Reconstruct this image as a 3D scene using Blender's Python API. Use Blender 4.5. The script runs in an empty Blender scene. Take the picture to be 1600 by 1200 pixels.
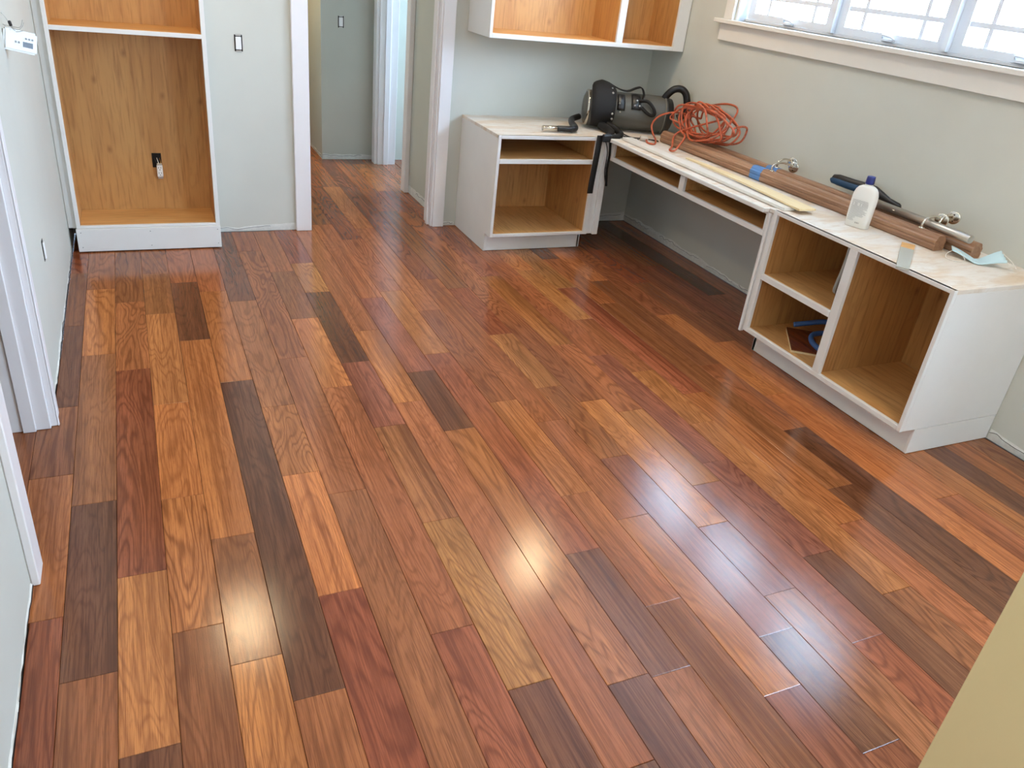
import bpy, bmesh, math, random
from mathutils import Vector, Matrix
random.seed(7)
D = bpy.data
C = bpy.context.scene.collection
SC = bpy.context.scene

# ------------------------------------------------------------------ camera, world, exposure
cam_d = D.cameras.new('camera'); cam = D.objects.new('camera', cam_d); C.objects.link(cam)
cam_d.sensor_width = 36.0; cam_d.lens = 36.0 * 1225.14 / 1600.0; cam_d.clip_start = 0.02
RX = Vector((0.91058, -0.40028, 0.10304)); RY = Vector((-0.10814, -0.47131, -0.87531)); RZ = Vector((0.39894, 0.78590, -0.47245))
cam.matrix_world = Matrix(((RX.x, -RY.x, -RZ.x, 0), (RX.y, -RY.y, -RZ.y, 0), (RX.z, -RY.z, -RZ.z, 1.6), (0, 0, 0, 1)))
SC.camera = cam

world = D.worlds.new('overcast_sky'); SC.world = world; world.use_nodes = True
bg = world.node_tree.nodes['Background']; bg.inputs[0].default_value = (0.50, 0.72, 1.0, 1); bg.inputs[1].default_value = 60.0

LAMP_W = 10.5            # each recessed ceiling lamp
LAMP_COL = (1.0, 0.76, 0.45)
SC.view_settings.view_transform = 'Standard'; SC.view_settings.look = 'None'
SC.view_settings.gamma = 1.0; SC.view_settings.use_curve_mapping = False
SC.view_settings.exposure = -0.2

def portal(name, loc, rot, sx, sy):
    l = D.lights.new(name, 'AREA'); l.shape = 'RECTANGLE'; l.size = sx; l.size_y = sy
    l.cycles.is_portal = True
    o = D.objects.new(name, l); C.objects.link(o); o.location = loc; o.rotation_euler = rot
portal('rear_daylight_portal', (3.33, -1.25, 1.5), (0, math.pi / 2, 0), 1.2, 1.8)
portal('window_daylight_portal', (3.33, 2.975, 1.745), (0, math.pi / 2, 0), 0.63, 2.12)

# ------------------------------------------------------------------ helpers
def lin(r, g, b):
    f = lambda c: (c / 255 / 12.92) if c / 255 <= .04045 else ((c / 255 + .055) / 1.055) ** 2.4
    return (f(r), f(g), f(b), 1)
ORG = {}
def clear_origin(o): return ORG.get(o.name, Vector((0, 0, 0)))
def tag(o, label=None, cat=None, group=None, kind=None):
    if label: o['label'] = label
    if cat: o['category'] = cat
    if group: o['group'] = group
    if kind: o['kind'] = kind
    return o
def thing(name, loc, label=None, cat=None, group=None, kind=None):
    o = D.objects.new(name, None); C.objects.link(o); o.empty_display_size = .05
    o.location = loc; ORG[o.name] = Vector(loc)
    return tag(o, label, cat, group, kind)
def link(name, me, mat, parent=None, org=None, smooth=False, rot=None):
    """mesh given in world coordinates; its origin is moved to the middle of its base"""
    vs = [v.co for v in me.vertices]
    if org is None:
        lo = Vector((min(v[i] for v in vs) for i in range(3))); hi = Vector((max(v[i] for v in vs) for i in range(3)))
        org = Vector(((lo.x + hi.x) / 2, (lo.y + hi.y) / 2, lo.z))
    org = Vector(org)
    me.transform(Matrix.Translation(-org))
    if mat: me.materials.append(mat)
    if smooth:
        for p in me.polygons: p.use_smooth = True
    o = D.objects.new(name, me); C.objects.link(o)
    if parent is not None:
        o.parent = parent; o.location = org - clear_origin(parent)
    else: o.location = org
    ORG[o.name] = org
    return o
def bm_me(name, bm):
    me = D.meshes.new(name); bm.normal_update(); bm.to_mesh(me); bm.free(); return me
def bx(bm, x0, x1, y0, y1, z0, z1):
    v = [bm.verts.new(p) for p in ((x0,y0,z0),(x1,y0,z0),(x1,y1,z0),(x0,y1,z0),(x0,y0,z1),(x1,y0,z1),(x1,y1,z1),(x0,y1,z1))]
    for f in ((3,2,1,0),(4,5,6,7),(0,1,5,4),(1,2,6,5),(2,3,7,6),(3,0,4,7)): bm.faces.new([v[i] for i in f])
def box(name, x0, x1, y0, y1, z0, z1, mat, parent=None, bev=0.0015, kind=None):
    bm = bmesh.new(); bx(bm, min(x0,x1), max(x0,x1), min(y0,y1), max(y0,y1), min(z0,z1), max(z0,z1))
    if bev: bmesh.ops.bevel(bm, geom=bm.edges[:], offset=bev, segments=1, affect='EDGES')
    o = link(name, bm_me(name, bm), mat, parent)
    if kind: o['kind'] = kind
    return o
def boxes(name, lst, mat, parent=None, kind=None):
    bm = bmesh.new()
    for b in lst: bx(bm, *b)
    o = link(name, bm_me(name, bm), mat, parent)
    if kind: o['kind'] = kind
    return o
def prism(name, poly, a, b, axis, mat, parent=None, bev=0.0, smooth=False):
    """polygon extruded along an axis; poly is in the two other axes, in xyz order"""
    def P(p, t): return {'x': (t, p[0], p[1]), 'y': (p[0], t, p[1]), 'z': (p[0], p[1], t)}[axis]
    bm = bmesh.new(); A = [bm.verts.new(P(p, a)) for p in poly]; B = [bm.verts.new(P(p, b)) for p in poly]
    bm.faces.new(A); bm.faces.new(B[::-1]); n = len(poly)
    for i in range(n): bm.faces.new((A[i], B[i], B[(i+1) % n], A[(i+1) % n]))
    bmesh.ops.recalc_face_normals(bm, faces=bm.faces[:])
    if bev: bmesh.ops.bevel(bm, geom=bm.edges[:], offset=bev, segments=2, affect='EDGES')
    return link(name, bm_me(name, bm), mat, parent, smooth=smooth)
def spline(pts, n=6, closed=False):
    P = [Vector(p) for p in pts]; out = []; N = len(P)
    for i in range(N if closed else N - 1):
        g = (lambda k: P[k % N]) if closed else (lambda k: P[max(0, min(N - 1, k))])
        a, b, c, d = g(i-1), g(i), g(i+1), g(i+2)
        for k in range(n):
            t = k / n
            out.append(.5 * ((2*b) + (c-a)*t + (2*a-5*b+4*c-d)*t*t + (3*b-3*c+d-a)*t**3))
    if not closed: out.append(P[-1])
    return out
def tube_bm(bm, pts, r, n=8, closed=False, cap=True):
    P = [Vector(p) for p in pts]; N = len(P); rings = []; up = None
    for i in range(N):
        if closed: t = (P[(i+1) % N] - P[i-1])
        else: t = P[min(i+1, N-1)] - P[max(i-1, 0)]
        t.normalize()
        if up is None:
            up = t.cross(Vector((0, 0, 1)))
            if up.length < .1: up = t.cross(Vector((1, 0, 0)))
            up.normalize()
        else:
            up = up - t * up.dot(t); up.normalize()
        w = t.cross(up); rr = r(i / max(1, N-1)) if callable(r) else r
        rings.append([bm.verts.new(P[i] + (up * math.cos(2*math.pi*k/n) + w * math.sin(2*math.pi*k/n)) * rr) for k in range(n)])
    for i in range(N if closed else N - 1):
        A, B = rings[i], rings[(i+1) % N]
        for k in range(n): bm.faces.new((A[k], A[(k+1) % n], B[(k+1) % n], B[k]))
    if cap and not closed:
        bm.faces.new(rings[0][::-1]); bm.faces.new(rings[-1])
def tube(name, pts, r, mat, parent=None, n=8, sub=6, closed=False, cap=True):
    bm = bmesh.new(); tube_bm(bm, spline(pts, sub, closed) if sub else pts, r, n, closed, cap)
    bmesh.ops.recalc_face_normals(bm, faces=bm.faces[:])
    return link(name, bm_me(name, bm), mat, parent, smooth=True)
def lathe(name, a, b, prof, mat, parent=None, n=32, smooth=True):
    """prof: (t along a->b in metres, radius)"""
    a = Vector(a); b = Vector(b); t = (b - a).normalized()
    u = t.cross(Vector((0, 0, 1)))
    if u.length < .05: u = Vector((1, 0, 0))
    u.normalize(); w = t.cross(u); bm = bmesh.new(); rings = []
    for s, r in prof:
        r = max(r, 1e-4)
        rings.append([bm.verts.new(a + t*s + (u*math.cos(2*math.pi*k/n) + w*math.sin(2*math.pi*k/n))*r) for k in range(n)])
    for A, B in zip(rings, rings[1:]):
        for k in range(n): bm.faces.new((A[k], A[(k+1) % n], B[(k+1) % n], B[k]))
    bm.faces.new(rings[0][::-1]); bm.faces.new(rings[-1])
    bmesh.ops.recalc_face_normals(bm, faces=bm.faces[:])
    return link(name, bm_me(name, bm), mat, parent, smooth=smooth)
def sheet(name, grid, mat, parent=None, th=0.002, smooth=True):
    """grid of points -> sheet with thickness"""
    bm = bmesh.new(); V = [[bm.verts.new(p) for p in row] for row in grid]
    for i in range(len(V)-1):
        for j in range(len(V[0])-1): bm.faces.new((V[i][j], V[i+1][j], V[i+1][j+1], V[i][j+1]))
    bm.normal_update(); bmesh.ops.solidify(bm, geom=bm.faces[:], thickness=th)
    return link(name, bm_me(name, bm), mat, parent, smooth=smooth)

# ------------------------------------------------------------------ materials
def mat(name, col, rough=.5, metal=0, spec=.5, emit=None, es=0, trans=0, alpha=1):
    m = D.materials.new(name); m.use_nodes = True; b = m.node_tree.nodes['Principled BSDF']
    b.inputs['Base Color'].default_value = col; b.inputs['Roughness'].default_value = rough; b.inputs['Metallic'].default_value = metal
    b.inputs['Specular IOR Level'].default_value = spec
    if emit: b.inputs['Emission Color'].default_value = emit; b.inputs['Emission Strength'].default_value = es
    if trans: b.inputs['Transmission Weight'].default_value = trans
    return m
def N(m, t, **kw):
    n = m.node_tree.nodes.new(t)
    for k, v in kw.items():
        if k.startswith('_'): setattr(n, k[1:], v)
        else: n.inputs[k.replace('__', ' ')].default_value = v
    return n
def L(m, a, b): m.node_tree.links.new(a, b)
def ramp(m, fac, stops):
    r = N(m, 'ShaderNodeValToRGB'); e = r.color_ramp.elements
    while len(e) < len(stops): e.new(.5)
    for x, (p, c) in zip(e, stops): x.position = p; x.color = c if len(c) == 4 else (*c, 1)
    L(m, fac, r.inputs[0]); return r.outputs[0]
def mixc(m, fac, a, b, mode='MIX'):
    n = N(m, 'ShaderNodeMix', _data_type='RGBA', _blend_type=mode)
    for s, v in ((0, fac), (6, a), (7, b)):
        if hasattr(v, 'is_linked'): L(m, v, n.inputs[s])
        else: n.inputs[s].default_value = v
    return n.outputs[2]
def mth(m, op, a, b=None, c=None):
    n = N(m, 'ShaderNodeMath', _operation=op)
    for i, v in enumerate((a, b, c)):
        if v is None: continue
        if hasattr(v, 'is_linked'): L(m, v, n.inputs[i])
        else: n.inputs[i].default_value = v
    return n.outputs[0]
def noise(m, vec, scale, detail=2, rough=.5, dist=0):
    n = N(m, 'ShaderNodeTexNoise', Scale=scale, Detail=detail, Roughness=rough, Distortion=dist); L(m, vec, n.inputs['Vector']); return n.outputs['Fac']
def mapping(m, vec, scale, rot=(0, 0, 0)):
    n = N(m, 'ShaderNodeMapping'); n.inputs['Scale'].default_value = scale; n.inputs['Rotation'].default_value = rot; L(m, vec, n.inputs[0]); return n.outputs[0]
def bsdf(m): return m.node_tree.nodes['Principled BSDF']
def bump(m, h, s, d):
    n = N(m, 'ShaderNodeBump', Strength=s, Distance=d); L(m, h, n.inputs['Height']); L(m, n.outputs[0], bsdf(m).inputs['Normal'])
def pos(m): return N(m, 'ShaderNodeNewGeometry').outputs['Position']

def paint(name, col, var=.06, rough=.6, sc=2.2):
    m = mat(name, col, rough, spec=.35); p = pos(m)
    f = noise(m, p, sc, 3, .6)
    c2 = tuple(c * (1 - var) for c in col[:3]) + (1,)
    L(m, mixc(m, ramp(m, f, [(.35, (0, 0, 0)), (.65, (1, 1, 1))]), col, c2), bsdf(m).inputs['Base Color'])
    bump(m, noise(m, p, 160, 2), .06, .002)
    return m
M = {}
M['wall'] = paint('sage_grey_wall_paint', lin(206, 206, 196), .04)
M['wall2'] = paint('hall_wall_paint', lin(196, 197, 186), .05)
M['tan'] = paint('warm_lit_wall_paint', lin(206, 182, 134), .04)  # stub wall: warm lamp light is put into this base colour
M['ceil'] = paint('ceiling_white', lin(236, 234, 228), .02)
M['trim'] = paint('white_trim_paint', lin(229, 225, 217), .02, .38, 6)
M['casing'] = paint('white_casing_paint', lin(234, 231, 231), .02, .35, 6)
M['cab'] = paint('white_cabinet_paint', lin(230, 229, 225), .03, .42, 5)
M['primer'] = paint('drywall_plaster', lin(226, 226, 220), .12, .8, 40)
M['dark'] = mat('dark_gap', lin(24, 18, 14), .9)
M['black'] = mat('black_plastic', lin(20, 20, 22), .38)
M['white'] = mat('white_plastic', lin(238, 238, 236), .35)
M['vinyl'] = mat('white_vinyl_window', lin(232, 236, 242), .35)
M['steel'] = mat('brushed_steel', lin(200, 198, 194), .28, 1)
M['chrome'] = mat('nickel', lin(215, 208, 196), .14, 1)
M['brass'] = mat('brass', lin(200, 160, 90), .3, 1)

def plywood(name, axis, base, base2, dark, knots=True):
    """rotary-cut maple: long grain along axis"""
    m = mat(name, base, .42, spec=.4); p = pos(m)
    sc = {'z': (75, 75, 4), 'y': (75, 4, 75), 'x': (4, 75, 75)}[axis]
    sc2 = {'z': (5, 5, 1.2), 'y': (5, 1.2, 5), 'x': (1.2, 5, 5)}[axis]
    a = noise(m, mapping(m, p, sc), 1, 4, .6, .3); b = noise(m, mapping(m, p, sc2), 1, 3, .55, .8)
    g = mth(m, 'SINE', mth(m, 'MULTIPLY', b, 42)); g = mth(m, 'MULTIPLY_ADD', g, .5, .5)
    c = mixc(m, ramp(m, b, [(.3, (0, 0, 0)), (.7, (1, 1, 1))]), base, base2)
    c = mixc(m, mth(m, 'MULTIPLY', ramp(m, a, [(.5, (0, 0, 0)), (.72, (1, 1, 1))]), .6), c, dark)
    c = mixc(m, mth(m, 'MULTIPLY', mth(m, 'POWER', g, 4), .16), c, dark)
    if knots:
        v = N(m, 'ShaderNodeTexVoronoi', Scale=3.4, _voronoi_dimensions='2D'); sx = N(m, 'ShaderNodeSeparateXYZ'); cx_ = N(m, 'ShaderNodeCombineXYZ'); L(m, p, sx.inputs[0])
        L(m, mth(m, 'ADD', sx.outputs[0], sx.outputs[1]), cx_.inputs[0]); L(m, mth(m, 'MULTIPLY', sx.outputs[2], .62), cx_.inputs[1]); L(m, cx_.outputs[0], v.inputs['Vector'])
        k = ramp(m, v.outputs['Distance'], [(.0, (1, 1, 1)), (.030, (.5, .5, .5)), (.06, (0, 0, 0))])
        c = mixc(m, mth(m, 'MULTIPLY', k, .5), c, lin(110, 60, 28))
    L(m, c, bsdf(m).inputs['Base Color']); return m
M['ply_z'] = plywood('maple_plywood_upright', 'z', lin(208, 158, 98), lin(194, 140, 82), lin(144, 92, 48))
M['ply_x'] = plywood('maple_plywood_lengthwise', 'x', lin(222, 174, 112), lin(212, 160, 98), lin(168, 112, 60), False)
M['ply_y'] = plywood('maple_plywood_deep', 'y', lin(222, 174, 112), lin(208, 154, 92), lin(164, 106, 56), False)
def topply(name):
    m = mat(name, lin(214, 198, 178), .6, spec=.3); p = pos(m)
    a = noise(m, mapping(m, p, (3, 9, 3)), 1, 4, .6, .6); b = noise(m, mapping(m, p, (5, 22, 5)), 1.4, 5, .65, 1.5)
    c = mixc(m, ramp(m, a, [(.42, (0, 0, 0)), (.62, (1, 1, 1))]), lin(226, 221, 213), lin(216, 198, 176))
    c = mixc(m, mth(m, 'MULTIPLY', ramp(m, b, [(.5, (0, 0, 0)), (.66, (1, 1, 1))]), .38), c, lin(192, 168, 140))
    L(m, c, bsdf(m).inputs['Base Color']); return m
M['top'] = topply('primed_plywood_top')

def floorwood(name, vec_kind='obj'):
    m = mat(name, (1, 1, 1, 1), .3, spec=.5)
    tc = N(m, 'ShaderNodeTexCoord'); oi = N(m, 'ShaderNodeObjectInfo')
    rnd = oi.outputs['Random']
    off = N(m, 'ShaderNodeCombineXYZ'); L(m, mth(m, 'MULTIPLY', rnd, 91.7), off.inputs[0]); L(m, mth(m, 'MULTIPLY', rnd, 37.3), off.inputs[1]); L(m, mth(m, 'MULTIPLY', rnd, 53.1), off.inputs[2])
    def co(sx, sy):
        a = mapping(m, tc.outputs['Object'], (sx, sy, 1)); n = N(m, 'ShaderNodeVectorMath', _operation='ADD'); L(m, a, n.inputs[0]); L(m, off.outputs[0], n.inputs[1]); return n.outputs[0]
    fig = noise(m, co(7.0, 1.05), 1, 2.2, .45, .6)
    wob = noise(m, co(60, 6), 1, 2)
    rings = mth(m, 'MULTIPLY_ADD', mth(m, 'SINE', mth(m, 'ADD', mth(m, 'MULTIPLY', fig, 120), mth(m, 'MULTIPLY', wob, 3.2))), .5, .5)
    broad = noise(m, co(8, .7), 1, 2, .5, .4)
    streak = noise(m, co(70, .9), 1, 4, .65, .3)
    fine = noise(m, co(380, 7), 1, 3, .65)
    pores = noise(m, co(700, 26), 1, 1, .5)
    base = oi.outputs['Color']
    dark = mixc(m, 1.0, base, (.40, .32, .29, 1), 'MULTIPLY')
    light = mixc(m, 1.0, base, (1.38, 1.40, 1.34, 1), 'MULTIPLY')
    r2 = mth(m, 'FRACT', mth(m, 'MULTIPLY', rnd, 17.31))
    c = mixc(m, ramp(m, broad, [(.30, (0, 0, 0)), (.70, (1, 1, 1))]), mixc(m, .40, base, dark), mixc(m, .75, base, light))
    c = mixc(m, mth(m, 'MULTIPLY', mth(m, 'POWER', rings, 3.0), mth(m, 'MULTIPLY_ADD', r2, .55, .22)), c, dark)
    c = mixc(m, mth(m, 'MULTIPLY', ramp(m, streak, [(.48, (0, 0, 0)), (.66, (1, 1, 1))]), mth(m, 'MULTIPLY_ADD', mth(m, 'SUBTRACT', 1, r2), .55, .25)), c, dark)
    c = mixc(m, mth(m, 'MULTIPLY', ramp(m, streak, [(.30, (1, 1, 1)), (.46, (0, 0, 0))]), .5), c, light)
    c = mixc(m, mth(m, 'MULTIPLY', ramp(m, fine, [(.48, (0, 0, 0)), (.64, (1, 1, 1))]), .6), c, dark)
    c = mixc(m, mth(m, 'MULTIPLY', ramp(m, pores, [(.60, (0, 0, 0)), (.72, (1, 1, 1))]), .45), c, dark)
    L(m, c, bsdf(m).inputs['Base Color'])
    L(m, mth(m, 'MULTIPLY_ADD', fine, .10, FLOOR_ROUGH), bsdf(m).inputs['Roughness'])
    orange = noise(m, tc.outputs['Object'], 330, 2)
    bump(m, mth(m, 'ADD', orange, mth(m, 'MULTIPLY', fine, .4)), .22, .0006)
    return m
FLOOR_ROUGH = .10
M['floor'] = floorwood('jatoba_floor_finish')
M['sub'] = mat('underlayment', lin(40, 30, 24), .9)
def railwood():
    m = mat('dark_walnut_rail', lin(120, 84, 60), .42); p = pos(m)
    a = noise(m, mapping(m, p, (30, 1.5, 30)), 1, 4, .6, 1.2); b = noise(m, mapping(m, p, (8, 1.2, 8)), 1, 2, .5, 1)
    c = mixc(m, ramp(m, a, [(.35, (0, 0, 0)), (.7, (1, 1, 1))]), lin(176, 136, 106), lin(120, 84, 60))
    c = mixc(m, mth(m, 'MULTIPLY', ramp(m, b, [(.4, (0, 0, 0)), (.7, (1, 1, 1))]), .5), c, lin(140, 102, 76))
    L(m, c, bsdf(m).inputs['Base Color']); return m
M['rail'] = railwood()
M['pine'] = plywood('pale_pine', 'y', lin(236, 216, 174), lin(230, 206, 158), lin(206, 174, 122), False)
def cordmat():
    m = mat('orange_cord_jacket', lin(186, 92, 60), .45); p = pos(m)
    L(m, mixc(m, mth(m, 'MULTIPLY', ramp(m, noise(m, p, 38, 2), [(.55, (0, 0, 0)), (.6, (1, 1, 1))]), .55), lin(190, 92, 58), lin(96, 56, 44)), bsdf(m).inputs['Base Color']); return m
M['orange'] = cordmat()
M['fabric'] = mat('black_webbing', lin(16, 15, 15), .75)
M['canister'] = mat('olive_grey_canister', lin(84, 82, 74), .35)
M['bluetape'] = mat('blue_painters_tape', lin(92, 138, 196), .6)
M['bottle'] = mat('white_bottle_plastic', lin(236, 234, 228), .35)
M['cap'] = mat('navy_cap', lin(28, 34, 108), .3)
M['print'] = mat('grey_label_print', lin(150, 150, 148), .6)
M['mask'] = mat('pale_blue_mask_fabric', lin(196, 224, 232), .8)
M['loop'] = mat('white_elastic', lin(240, 236, 228), .8)
M['hose'] = mat('blue_hose', lin(58, 96, 152), .4)
M['bristle'] = mat('blue_black_bristle', lin(28, 66, 96), .6)
M['greyboard'] = mat('grey_primed_board', lin(172, 172, 162), .6)
M['greycable'] = mat('grey_cable', lin(176, 176, 172), .5)
def glass():
    m = D.materials.new('window_glass'); m.use_nodes = True; nt = m.node_tree; nt.nodes.clear()
    o = nt.nodes.new('ShaderNodeOutputMaterial'); mix = nt.nodes.new('ShaderNodeMixShader'); t = nt.nodes.new('ShaderNodeBsdfTransparent'); g = nt.nodes.new('ShaderNodeBsdfGlossy')
    g.inputs['Roughness'].default_value = .02; mix.inputs[0].default_value = .06
    nt.links.new(t.outputs[0], mix.inputs[1]); nt.links.new(g.outputs[0], mix.inputs[2]); nt.links.new(mix.outputs[0], o.inputs[0]); return m
M['glass'] = glass()
M['lens'] = mat('lamp_lens', (1, 1, 1, 1), .5, emit=(1.0, .80, .55, 1), es=12)

# ------------------------------------------------------------------ room shell
XL, XR, YB, ZC = -.392, 3.205, 4.815, 2.40
S = lambda n, l, m: boxes(n, l, M[m], kind='structure')
floor = S('floor', [(-2.0, 4.2, -2.7, 9.2, -.05, -.017)], 'sub')
S('ceiling', [(-2.0, 4.2, -2.7, 9.2, ZC, ZC + .1)], 'ceil')
# back wall with the doorway to the hall
S('wall_back', [(.362, .845, YB, YB + .12, 0, ZC), (1.735, 3.70, YB, YB + .12, 0, ZC), (.845, 1.735, YB, YB + .12, 2.06, ZC), (XL - .12, .362, YB + .045, YB + .12, 0, ZC)], 'wall')
# left wall with a doorway
S('wall_left', [(XL - .12, XL, 2.745, YB + .04, 0, ZC), (XL - .12, XL, -2.6, 1.99, 0, ZC), (XL - .12, XL, 1.99, 2.745, 2.06, ZC)], 'wall')
# right wall with the window opening
WY0, WY1, WZ0, WZ1 = 1.92, 4.03, 1.432, 2.06
S('wall_right', [(XR, XR + .15, .2, YB, 0, WZ0), (XR, XR + .15, .2, YB, WZ1, ZC), (XR, XR + .15, .2, WY0, WZ0, WZ1), (XR, XR + .15, WY1, YB, WZ0, WZ1), (XR, XR + .15, -2.6, .2, 0, .9), (XR, XR + .15, -2.6, .2, 2.1, ZC), (XR, XR + .15, -2.6, -2.15, .9, 2.1), (XR, XR + .15, -.35, .2, .9, 2.1)], 'wall')
# stub wall beside the camera and the space behind
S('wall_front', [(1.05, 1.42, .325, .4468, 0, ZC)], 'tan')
S('wall_rear', [(XL, XR, -2.7, -2.6, 0, ZC)], 'wall')
# hall
S('wall_hall_right', [(1.79, 1.92, YB + .12, 5.68, 0, ZC), (1.79, 1.92, 6.46, 6.62, 0, ZC), (1.79, 1.92, 5.68, 6.46, 2.06, ZC)], 'wall2')
S('wall_hall_end', [(1.36, 1.79, 6.608, 9.0, 0, ZC), (1.92, 3.6, 6.608, 6.72, 0, ZC)], 'wall2')
S('wall_hall_left', [(.62, .74, YB + .12, 9.0, 0, ZC)], 'wall2')
S('wall_hall_far', [(.62, 1.36, 9.0, 9.1, 0, ZC)], 'wall2')
S('wall_side_room', [(3.6, 3.7, YB + .12, 6.72, 0, .9), (3.6, 3.7, YB + .12, 6.72, 2.0, ZC), (3.6, 3.7, YB + .12, 5.8, .9, 2.0), (3.6, 3.7, 6.4, 6.72, .9, 2.0)], 'wall2')
S('wall_left_room', [(-2.0, -1.9, 1.2, 3.6, 0, ZC), (-2.0, XL - .12, 3.5, 3.6, 0, ZC), (-2.0, XL - .12, 1.2, 1.3, 0, ZC)], 'wall2')
portal('side_room_daylight_portal', (3.62, 6.1, 1.45), (0, math.pi / 2, 0), 1.1, .6)

# ------------------------------------------------------------------ floor planks
COLS = {'o': (180, 112, 64), 't': (180, 118, 68), 'm': (160, 96, 59), 'r': (146, 82, 53), 'd': (116, 72, 48), 'b': (149, 92, 57), 's': (153, 97, 59), 'p': (148, 87, 62)}
JOINTS = {-1: ['r', (4.233, 'b'), (3.594, 'd'), (2.872, 'b'), (2.426, 'o'), (1.771, 'r')], 0: ['m', (4.003, 'o'), (3.286, 's'), (2.248, 'd'), (1.544, 'b')],
 1: ['b', (3.822, 'm'), (3.124, 'r'), (1.879, 't'), (1.292, 'd')], 2: ['b', (4.173, 's'), (3.663, 't'), (2.816, 'o'), (2.21, 'o'), (1.627, 'b')],
 3: ['m', (4.037, 'd'), (3.353, 'o'), (1.973, 'b'), (1.476, 'o')], 4: ['m', (3.897, 'o'), (2.94, 'd'), (1.323, 'b')], 5: ['d', (3.752, 's'), (2.705, 'o'), (2.24, 'o'), (1.648, 'r')],
 6: ['m', (4.463, 'm'), (3.096, 'm'), (2.099, 'b')], 7: ['m', (4.12, 'b'), (3.495, 'o'), (2.803, 'm'), (1.419, 'r')],
 8: ['m', (4.234, 't'), (3.807, 'd'), (3.003, 'p'), (2.462, 'b'), (1.871, 't'), (1.185, 'd')], 9: ['m', (3.307, 'o'), (2.62, 'm'), (0.894, 'd')],
 10: ['m', (4.9, 'm'), (3.689, 'p'), (2.858, 'd'), (2.374, 'o')], 11: ['r', (4.599, 'm'), (3.759, 'o'), (3.008, 'r'), (1.599, 'd'), (1.102, 'b')],
 12: ['m', (5.775, 'o'), (4.81, 'm'), (3.482, 'm'), (2.536, 'o'), (1.875, 'm'), (1.327, 'b')], 13: ['r', (5.772, 'p'), (3.893, 'm'), (2.343, 'm'), (1.705, 'o'), (0.952, 'p')],
 14: ['m', (5.156, 'b'), (3.742, 'r'), (3.144, 't'), (2.602, 'm'), (2.044, 'p'), (1.123, 'd'), (0.733, 'r')], 15: ['o', (5.13, 'm'), (2.45, 'o'), (1.591, 'p'), (1.254, 'b')],
 16: ['m', (3.886, 'o'), (2.972, 'm'), (2.335, 'o'), (1.8, 'p'), (1.018, 'r')], 17: ['m', (3.396, 'm'), (2.832, 'p'), (1.913, 'p'), (1.359, 'd')],
 18: ['o', (3.947, 't'), (3.229, 'm'), (2.64, 'o'), (2.174, 'o'), (1.142, 'b')], 19: ['t', (3.648, 'r'), (2.401, 'o'), (1.458, 'm')],
 20: ['d', (4.106, 'o'), (3.401, 's'), (1.639, 'd')], 21: ['o', (3.718, 'b'), (2.625, 'm'), (2.029, 'd')], 22: ['m', (3.197, 'o'), (2.299, 'o')], 23: ['r', (3.649, 'b'), (2.832, 'o')],
 24: ['m', (3.2, 'm'), (2.1, 'o')], 25: ['b', (3.9, 'r'), (2.5, 'd')], 26: ['d', (3.4, 'm'), (1.9, 'o')], 27: ['m', (2.8, 'b')], 28: ['r'], -2: ['m', (2.3, 'o')], -3: ['b']}
PITCH, X0 = .1252, -.3115
def plank(x0, x1, y0, y1, code):
    g = .0005; h = .0011; x0 += g; x1 -= g; y0 += g; y1 -= g
    dz = random.uniform(-.00012, .00012)
    cx, cy = (x0 + x1) / 2, (y0 + y1) / 2; w, l = (x1 - x0) / 2, (y1 - y0) / 2
    vs = [(-w, -l, -.017), (w, -l, -.017), (w, l, -.017), (-w, l, -.017), (-w, -l, -h), (w, -l, -h), (w, l, -h), (-w, l, -h),
          (-w + h, -l + h, dz), (w - h, -l + h, dz), (w - h, l - h, dz), (-w + h, l - h, dz)]
    fs = [(0, 1, 5, 4), (1, 2, 6, 5), (2, 3, 7, 6), (3, 0, 4, 7), (4, 5, 9, 8), (5, 6, 10, 9), (6, 7, 11, 10), (7, 4, 8, 11), (8, 9, 10, 11)]
    me = D.meshes.new('floor_plank'); me.from_pydata(vs, [], fs); me.materials.append(M['floor'])
    o = D.objects.new('floor_plank', me); C.objects.link(o); o.parent = floor
    o.location = Vector((cx, cy, 0)) - ORG['floor']
    c = COLS[code]; k = random.uniform(.93, 1.07); c2 = lin(*[min(255, v * k * random.uniform(.985, 1.015)) for v in c])
    o.color = c2
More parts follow.
